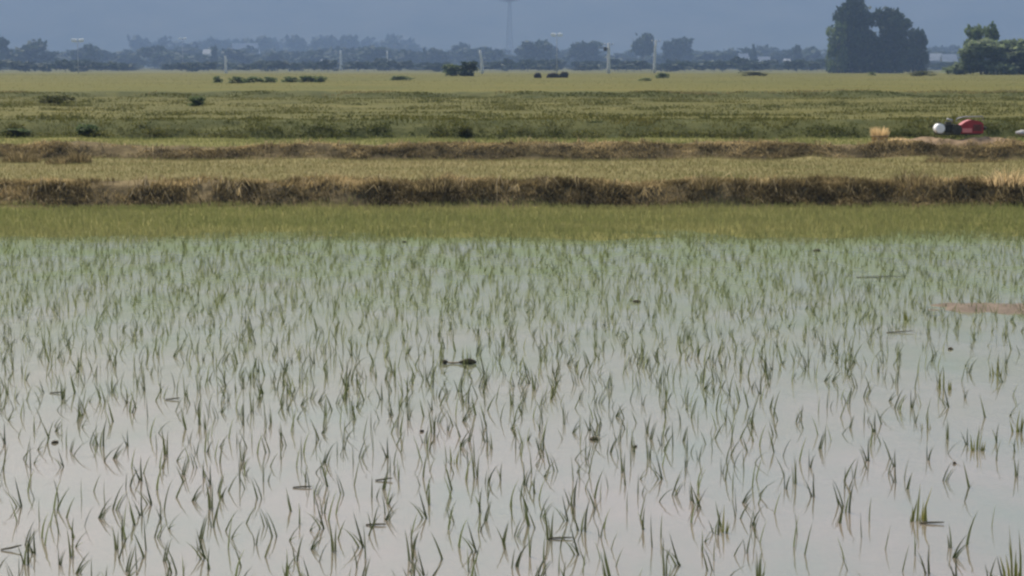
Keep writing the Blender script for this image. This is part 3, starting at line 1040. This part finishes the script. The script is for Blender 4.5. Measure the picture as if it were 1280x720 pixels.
def lattice_tower(px, d, h, label):
    p = at_y(px, 84, d)
    root = empty("lattice_tower", (p.x, d, .2))
    tag(root, label, "pylon")
    mb = MB()
    def w(z): return 5.0 * (1 - z / h) ** 1.2 + .7
    lev = [h * k / 12 for k in range(13)]
    cs = [(-1, -1), (1, -1), (1, 1), (-1, 1)]
    for a, b in zip(lev, lev[1:]):
        for (i, (sx, sy)) in enumerate(cs):
            tx, ty = cs[(i + 1) % 4]
            mb.tube([(sx * w(a) / 2, sy * w(a) / 2, a), (sx * w(b) / 2, sy * w(b) / 2, b)], .24, 4)
            mb.tube([(sx * w(a) / 2, sy * w(a) / 2, a), (tx * w(b) / 2, ty * w(b) / 2, b)], .2, 4)
            mb.tube([(tx * w(a) / 2, ty * w(a) / 2, a), (sx * w(b) / 2, sy * w(b) / 2, b)], .2, 4)
    mb.build("mast", M["steel"], root)
    for k, z in enumerate((.74, .84, .94)):
        mb = MB()
        L = (9, 7.5, 6)[k]
        mb.poly([(-L, 0, h * z + .9), (0, -.7, h * z), (0, -.7, h * z + 1.6), (0, .7, h * z), (0, .7, h * z + 1.6), (L, 0, h * z + .9)],
                [(0, 1, 2), (0, 4, 3), (0, 3, 1), (0, 2, 4), (5, 2, 1), (5, 3, 4), (5, 1, 3), (5, 4, 2)])
        mb.build("crossarm", M["steel"], root)


lattice_tower(637, 1500, 64, "faint tall lattice tower dissolving in haze above the trees")


def house(px, top, wpx, d, depth, wall_h, rz, mw, mr, name, label, flat=False, doors=True):
    """gabled house; wpx is its length across the view"""
    d *= 1.65
    p = at_y(px, top, d)
    z0 = height(p.x, d)
    H = p.z - z0
    L = wpx * d / F
    wh = H * wall_h
    root = empty(name, (p.x, d, z0), rz)
    tag(root, label, "building")
    mb = MB()
    hl, hd = L / 2, depth / 2
    mb.poly([(-hl, -hd, -.1), (hl, -hd, -.1), (hl, hd, -.1), (-hl, hd, -.1), (-hl, -hd, wh), (hl, -hd, wh), (hl, hd, wh), (-hl, hd, wh),
             (-hl, 0, H - .12), (hl, 0, H - .12)],
            [(0, 1, 5, 4), (2, 3, 7, 6), (1, 2, 6, 9, 5), (3, 0, 4, 8, 7), (0, 3, 2, 1), (4, 5, 9, 8), (6, 7, 8, 9)])
    w = mb.build("wall", mw, root)
    mb = MB()
    o = .3
    sl = (H - wh) / hd
    A = [(-hl - o, -hd - o, wh - o * sl + .02), (hl + o, -hd - o, wh - o * sl + .02), (hl + o, 0, H), (-hl - o, 0, H),
         (hl + o, hd + o, wh - o * sl + .02), (-hl - o, hd + o, wh - o * sl + .02)]
    B = [(x, y, z + .14) for x, y, z in A]
    mb.poly(A + B, [(0, 3, 2, 1), (3, 5, 4, 2), (6, 7, 8, 9), (9, 8, 10, 11), (0, 1, 7, 6), (4, 5, 11, 10), (1, 2, 8, 7), (2, 4, 10, 8), (0, 6, 9, 3), (3, 9, 11, 5)])
    mb.build("roof", mr, root)
    return root


house(306, 54, 34, 1050, 12, .55, R(28), M["grey_wall"], M["pale_roof"], "shed", "large hazy shed with a pale sloping roof among the left trees")
house(259, 62, 9, 760, 4, .8, R(-10), M["pale_wall"], M["pale_wall"], "building", "narrow pale building beside the narrow dark conifer")
house(103, 83, 7, 440, 2.5, .75, R(8), M["grey_wall"], M["pale_roof"], "hut", "tiny pale hut at the foot of the left street lamp")
house(1170, 67, 14, 620, 4.5, .6, R(-12), M["grey_wall"], M["pale_roof"], "house", "left one of the two white roofed houses by the green bushes")
house(1186, 68, 18, 600, 5, .55, R(6), M["grey_wall"], M["pale_roof"], "house", "right one of the two white roofed houses by the green bushes")
house(929, 67, 12, 660, 5, .6, R(15), M["grey_wall"], M["pale_roof"], "house", "small white roofed house left of the thin cypress")
house(955, 71, 14, 660, 4, .55, R(-8), M["grey_wall"], M["pale_roof"], "house", "low pale roofed house right of the thin cypress")
house(984, 74, 8, 660, 4, .7, R(8), M["grey_wall"], M["pale_roof"], "house", "tiny pale house beside the lone dark tree")


# ------------------------------------------------------------------ rice seedlings
def seedling_mesh(name, r, lean, blades, h):
    """a few narrow blades from one root, all bending about the same way"""
    V, Q, T3, TT, o = [], [], [], [], 0
    for b in range(blades):
        hh = h * (1 if b == 0 else r.uniform(.55, .95))
        la = lean + (0 if b == 0 else r.uniform(-.10, .10))
        ya = r.uniform(-.3, .3)
        wd = r.uniform(.0068, .0112)
        fa = r.uniform(-.5, .5)
        kink = r.uniform(.0, .7) * (1 if r.random() < .6 else -.6)
        seg = 5
        bx, by = r.uniform(-.012, .012), r.uniform(-.012, .012)
        x, y, z = bx, by, -.06
        tint = r.uniform(0, .8) if r.random() < .85 else 1.0
        th = la * .55
        step = (hh + .06) / seg
        for k in range(seg + 1):
            w = wd * (1 - (k / seg) ** 2.2) * .5 * (.75 if k == 0 else 1)
            if k == seg:
                V.append((x, y, z)); TT.append(tint)
            else:
                V += [(x - w * math.cos(fa), y - w * math.sin(fa), z), (x + w * math.cos(fa), y + w * math.sin(fa), z)]
                TT += [tint * .8, tint * .8]
            th += (la * .5 + kink * .40) * (.16 + .16 * k)
            x += math.sin(th) * step
            y += math.sin(ya) * step * .4
            z += math.cos(th) * step
        for k in range(seg - 1):
            Q.append((o + 2 * k, o + 2 * k + 1, o + 2 * k + 3, o + 2 * k + 2))
        T3.append((o + 2 * seg - 2, o + 2 * seg - 1, o + 2 * seg))
        o += 2 * seg + 1
    return np.array(V), np.array(Q), np.array(T3), np.array(TT)


rs = random.Random(77)
VAR = []
for i in range(36):
    lean = (-.48, -.26, -.15, -.07, 0, .06, .14, .28, .48)[i % 9] + rs.uniform(-.035, .035)
    nb = (1, 1, 2, 3)[(i // 9) % 4]
    VAR.append((lean, nb, seedling_mesh("rice_seedling", rs, lean, nb, rs.uniform(.105, .16))))

# positions: loose transplanting rows
pts = []
GAP = .165
for col in range(-60, 61):
    y = 7.6 + rs.uniform(0, .3)
    while y < YA + .6:
        step = .20 if y < 13 else .155 if y < 18 else .12
        y += step * rs.uniform(.75, 1.25)
        xx = col * GAP + .10 * vnoise(col * 3.1, y, .45, 411) + .05 * vnoise(col, y, 1.4, 413) + rs.gauss(0, .042)
        yy = y
        if abs(xx) > .25 * y * 1.22 + .7: continue
        px = 640 + F * xx / yy
        py = 82 + F * CAM_Z / yy
        drop = .06
        if px > 1130 and py > 420: drop = .66           # thinly planted, clear water at the right
        elif px > 960 and py > 480: drop = .42
        elif py < 340: drop = .0
        drop += .6 * max(0, vnoise(xx, yy, .55, 401)) * (1 if py > 400 else .3)
        if rs.random() < drop: continue
        pts.append((xx, yy))


def in_view(x, y):
    px = 640 + F * x / y
    py = 82 + F * CAM_Z / y
    return -12 < px < 1292 and py < 745


vis = sorted([p for p in pts if in_view(*p)], key=lambda p: p[1])
solo, rest = vis[:280], vis[280:] + [p for p in pts if not in_view(*p)]
dcut = solo[-1][1]
meshes = []
for lean, nb, (v, q, t3, tt) in VAR:
    me = mesh_np("rice_seedling", v, [q, t3], tt)
    me.materials.append(M["seedling"])
    meshes.append(me)
NBW = {1: "single blade", 2: "two bladed", 3: "three bladed"}


def lean_word(l):
    if l < -.36: return "bent far to the left"
    if l < -.11: return "leaning left"
    if l < .10: return "standing upright"
    if l < .36: return "leaning right"
    return "bent far to the right"


proto = {}
for i, (x, y) in enumerate(solo):
    k = rs.randrange(len(VAR))
    if k not in proto:
        o = bpy.data.objects.new("rice_seedling", meshes[k])
        proto[k] = o
    else:
        o = proto[k].copy()
    COL.objects.link(o)
    o.location = (x, y, 0)
    s = rs.uniform(.8, 1.2)
    o.scale = (s, s, s)
    o.rotation_euler = (0, 0, rs.uniform(-.35, .35))
    px = 640 + F * x / y
    py = 82 + F * CAM_Z / y
    col = ("at the left edge", "left of the middle", "just left of the middle", "in the middle", "just right of the middle", "right of the middle", "at the right edge")[min(6, max(0, int(px / 1280 * 7)))]
    rowt = "nearest rows" if py > 640 else "near rows" if py > 580 else "rows further out"
    tag(o, f"{NBW[VAR[k][1]]} seedling {lean_word(VAR[k][0])}, {rowt}, {col}", "rice seedling", "rice seedlings in the flooded paddy")

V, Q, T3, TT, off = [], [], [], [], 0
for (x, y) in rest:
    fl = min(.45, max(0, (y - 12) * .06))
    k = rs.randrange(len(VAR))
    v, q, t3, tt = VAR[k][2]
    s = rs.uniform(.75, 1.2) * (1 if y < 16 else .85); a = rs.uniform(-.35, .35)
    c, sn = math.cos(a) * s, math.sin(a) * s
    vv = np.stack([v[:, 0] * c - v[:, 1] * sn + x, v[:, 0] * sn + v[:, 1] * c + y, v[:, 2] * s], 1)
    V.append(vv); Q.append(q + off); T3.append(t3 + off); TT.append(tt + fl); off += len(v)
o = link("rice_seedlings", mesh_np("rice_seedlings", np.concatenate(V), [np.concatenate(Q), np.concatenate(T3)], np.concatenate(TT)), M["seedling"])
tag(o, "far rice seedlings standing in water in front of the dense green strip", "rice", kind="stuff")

# yellow-green tufts that stand out
for (px, py, hh, ww, n, txt) in [
        (1147, 650, .20, .12, 26, "yellow green rice tuft with dark tips in the thin right part of the paddy"),
        (1272, 722, .26, .12, 30, "tall yellow green rice tuft cut by the right edge"),
        (1220, 562, .17, .10, 20, "yellow green leaning rice tuft above the clear water at the right"),
        (1272, 540, .15, .08, 16, "small green rice tuft at the right edge beside clear water"),
        (1158, 536, .15, .08, 16, "small green rice tuft left of the leaning one at the right"),
        (1180, 486, .16, .14, 20, "wide green rice tuft beyond the clear water at the right"),
        (1246, 470, .15, .12, 18, "green rice tuft on the edge of the clear water, right of the wide one"),
        (1135, 400, .16, .2, 26, "low spreading yellow green tuft at the left end of the mud ridge"),
        (455, 432, .13, .07, 14, "small bright green rice tuft far out left of the middle"),
        (318, 470, .10, .08, 12, "small yellowish rice tuft far out in the left half"),
        (568, 578, .13, .08, 14, "yellow green rice tuft near the middle of the paddy"),
        (283, 612, .07, .07, 10, "tiny tan rice tuft in the left half"),
        (722, 458, .09, .07, 10, "tiny yellow green rice tuft right of the floating husk"),
        (903, 665, .12, .06, 10, "short yellow green rice tuft leaning left, right of the middle")]:
    o = grass_tuft(px, py, 0, hh + .06, ww, M["tuft"], "rice_tuft", txt, "rice tuft", max(6, n // 2), int(px), lean=(.0, .22), wid=(.010, .016))


# floating stalks, husks and clods
def stalk(px, py, lpx, ang, rise, label):
    p = on_z(px, py, 0)
    L = lpx * p.y / F
    c, s = math.cos(ang), math.sin(ang)
    mb = MB()
    mb.tube([(-L / 2 * c, -L / 2 * s, .004), (0, 0, .006 + rise * .3), (L / 2 * c, L / 2 * s, .004 + rise)], [.004, .0055, .003], 6)
    tag(mb.build("dead_stalk", M["dead_stalk"], loc=p, smooth=True), label, "stalk", "dead stalks floating in the paddy")


stalk(216, 500, 18, .1, .01, "short dead stalk floating level in the left half of the paddy")
stalk(72, 492, 20, -.1, .008, "dead stalk floating near the left edge of the paddy")
stalk(480, 601, 22, .15, .01, "dark dead stalk floating level left of the middle tufts")
stalk(1165, 655, 30, -.1, .006, "dark dead stalk at the foot of the yellow green tuft with dark tips")
stalk(14, 688, 26, .05, .02, "dead stalk touching the left edge of the picture near the bottom")
stalk(470, 657, 26, -.05, .004, "thin dead stalk floating near the bottom left of the middle")
stalk(700, 674, 32, .02, .004, "long thin dead stalk floating near the bottom right of the middle")
stalk(378, 610, 24, .05, .004, "thin dead stalk floating in the left half below the yellowish tuft")
stalk(1100, 347, 60, .02, .012, "long dark stalk lying on the water above the mud ridge")
stalk(1125, 416, 34, .05, .012, "dark stalk on the water below the mud ridge")

p = on_z(574, 455, 0)
s = p.y / F
root = empty("floating_husk", p)
tag(root, "dark curled husk with a tan stalk floating in open water near the middle", "husk")
mb = MB()
mb.tube([(0 * s, 0, .012), (6 * s, 0, .016), (12 * s, 0, .022), (18 * s, .01, .016), (22 * s, .01, .01)], [.008, .018, .022, .018, .006], 8)
mb.build("shell", M["husk"], root, smooth=True)
mb = MB(); mb.tube([(2 * s, 0, .012), (-8 * s, 0, .008), (-16 * s, 0, .012)], [.006, .007, .006], 6); mb.build("stalk", M["tan_stalk"], root, smooth=True)
mb = MB(); mb.ball((-18 * s, 0, .016), (.022, .018, .018), 2, .3, 3); mb.build("seed_head", M["husk"], root, smooth=True)


def clod(px, py, wpx, label, i):
    p = on_z(px, py, 0)
    w = .75 * wpx * p.y / F
    mb = MB()
    mb.ball((0, 0, .002), (w / 2, w / 2.4, w / 4.5 + .006), 3, .45, i)
    mb.ball((w * .35, .02, .004), (w / 4, w / 5, w / 8 + .004), 2, .45, i + 9)
    tag(mb.build("mud_clod", M["husk"], loc=p, smooth=True), label, "mud clod", "dark clods in the paddy")


for i, (px, py, w, txt) in enumerate([
        (742, 550, 14, "dark clod in open water just right of the middle"), (794, 559, 6, "tiny dark dot of mud right of the middle clod"),
        (505, 303, 8, "dark clod at the edge of the dense green strip"), (1242, 295, 9, "dark clod at the edge of the green strip near the right edge"),
        (1021, 314, 12, "flat dark clod in the far water right of the middle"), (796, 378, 12, "dark clod in the far water below the green strip"),
        (68, 554, 10, "dark clod beside the seedlings at the left"), (1193, 580, 6, "tiny dark clod right of the leaning tuft"),
        (527, 540, 7, "small dark clod left of the middle tuft"), (678, 286, 6, "tiny dark speck within the dense green strip"),
        (1117, 282, 6, "small dark clod within the dense green strip at the right"), (1188, 437, 9, "dark clod beyond the clear water at the right")]):
    clod(px, py, w, txt, i)

# ------------------------------------------------------------------ haze
mb = MB()
mb.box((0, 1980, 148), (5400, 4080, 300))
hm = bpy.data.materials.new("haze")
hm.use_nodes = True
nt = hm.node_tree
nt.nodes.clear()
out = nt.nodes.new("ShaderNodeOutputMaterial")
pv = nt.nodes.new("ShaderNodeVolumePrincipled")
pv.inputs["Color"].default_value = (.228, .330, .53, 1)
pv.inputs["Density"].default_value = 5.2e-4
pv.inputs["Anisotropy"].default_value = 0.0
nt.links.new(pv.outputs[0], out.inputs["Volume"])
hz = mb.build("haze", hm)
tag(hz, "blue haze over the plain", "haze", kind="stuff")

# ------------------------------------------------------------------ light
EL, AZ = R(52), R(-28)            # azimuth measured from +Y towards +X
w = bpy.data.worlds.new("World")
sc.world = w
w.use_nodes = True
nt = w.node_tree
bg = nt.nodes["Background"]
sky = nt.nodes.new("ShaderNodeTexSky")
sky.sky_type = "NISHITA"
sky.sun_disc = False
sky.sun_elevation = EL
sky.sun_rotation = AZ
sky.dust_density = 4.8
sky.air_density = 1.35
nt.links.new(sky.outputs[0], bg.inputs["Color"])
bg.inputs["Strength"].default_value = .15
sun = bpy.data.lights.new("sun", "SUN")
sun.energy = 4.0
sun.angle = R(.55)
sun.color = (1, .93, .80)
so = bpy.data.objects.new("sun", sun)
d = Vector((math.sin(AZ) * math.cos(EL), math.cos(AZ) * math.cos(EL), math.sin(EL)))
so.rotation_euler = (-d).to_track_quat("-Z", "Y").to_euler()
so.location = (0, 0, 60)
COL.objects.link(so)

# ------------------------------------------------------------------ render settings
sc.view_settings.view_transform = "Standard"
sc.view_settings.look = "None"
sc.view_settings.exposure = 0.54
sc.view_settings.gamma = 1.0
sc.render.engine = "CYCLES"
cy = sc.cycles
cy.use_denoising = True
try: cy.denoiser = "OPENIMAGEDENOISE"
except Exception: pass
cy.max_bounces = 6
cy.diffuse_bounces = 2
cy.glossy_bounces = 3
cy.transmission_bounces = 3
cy.volume_bounces = 1
cy.sample_clamp_indirect = 6
cy.filter_width = 2.5
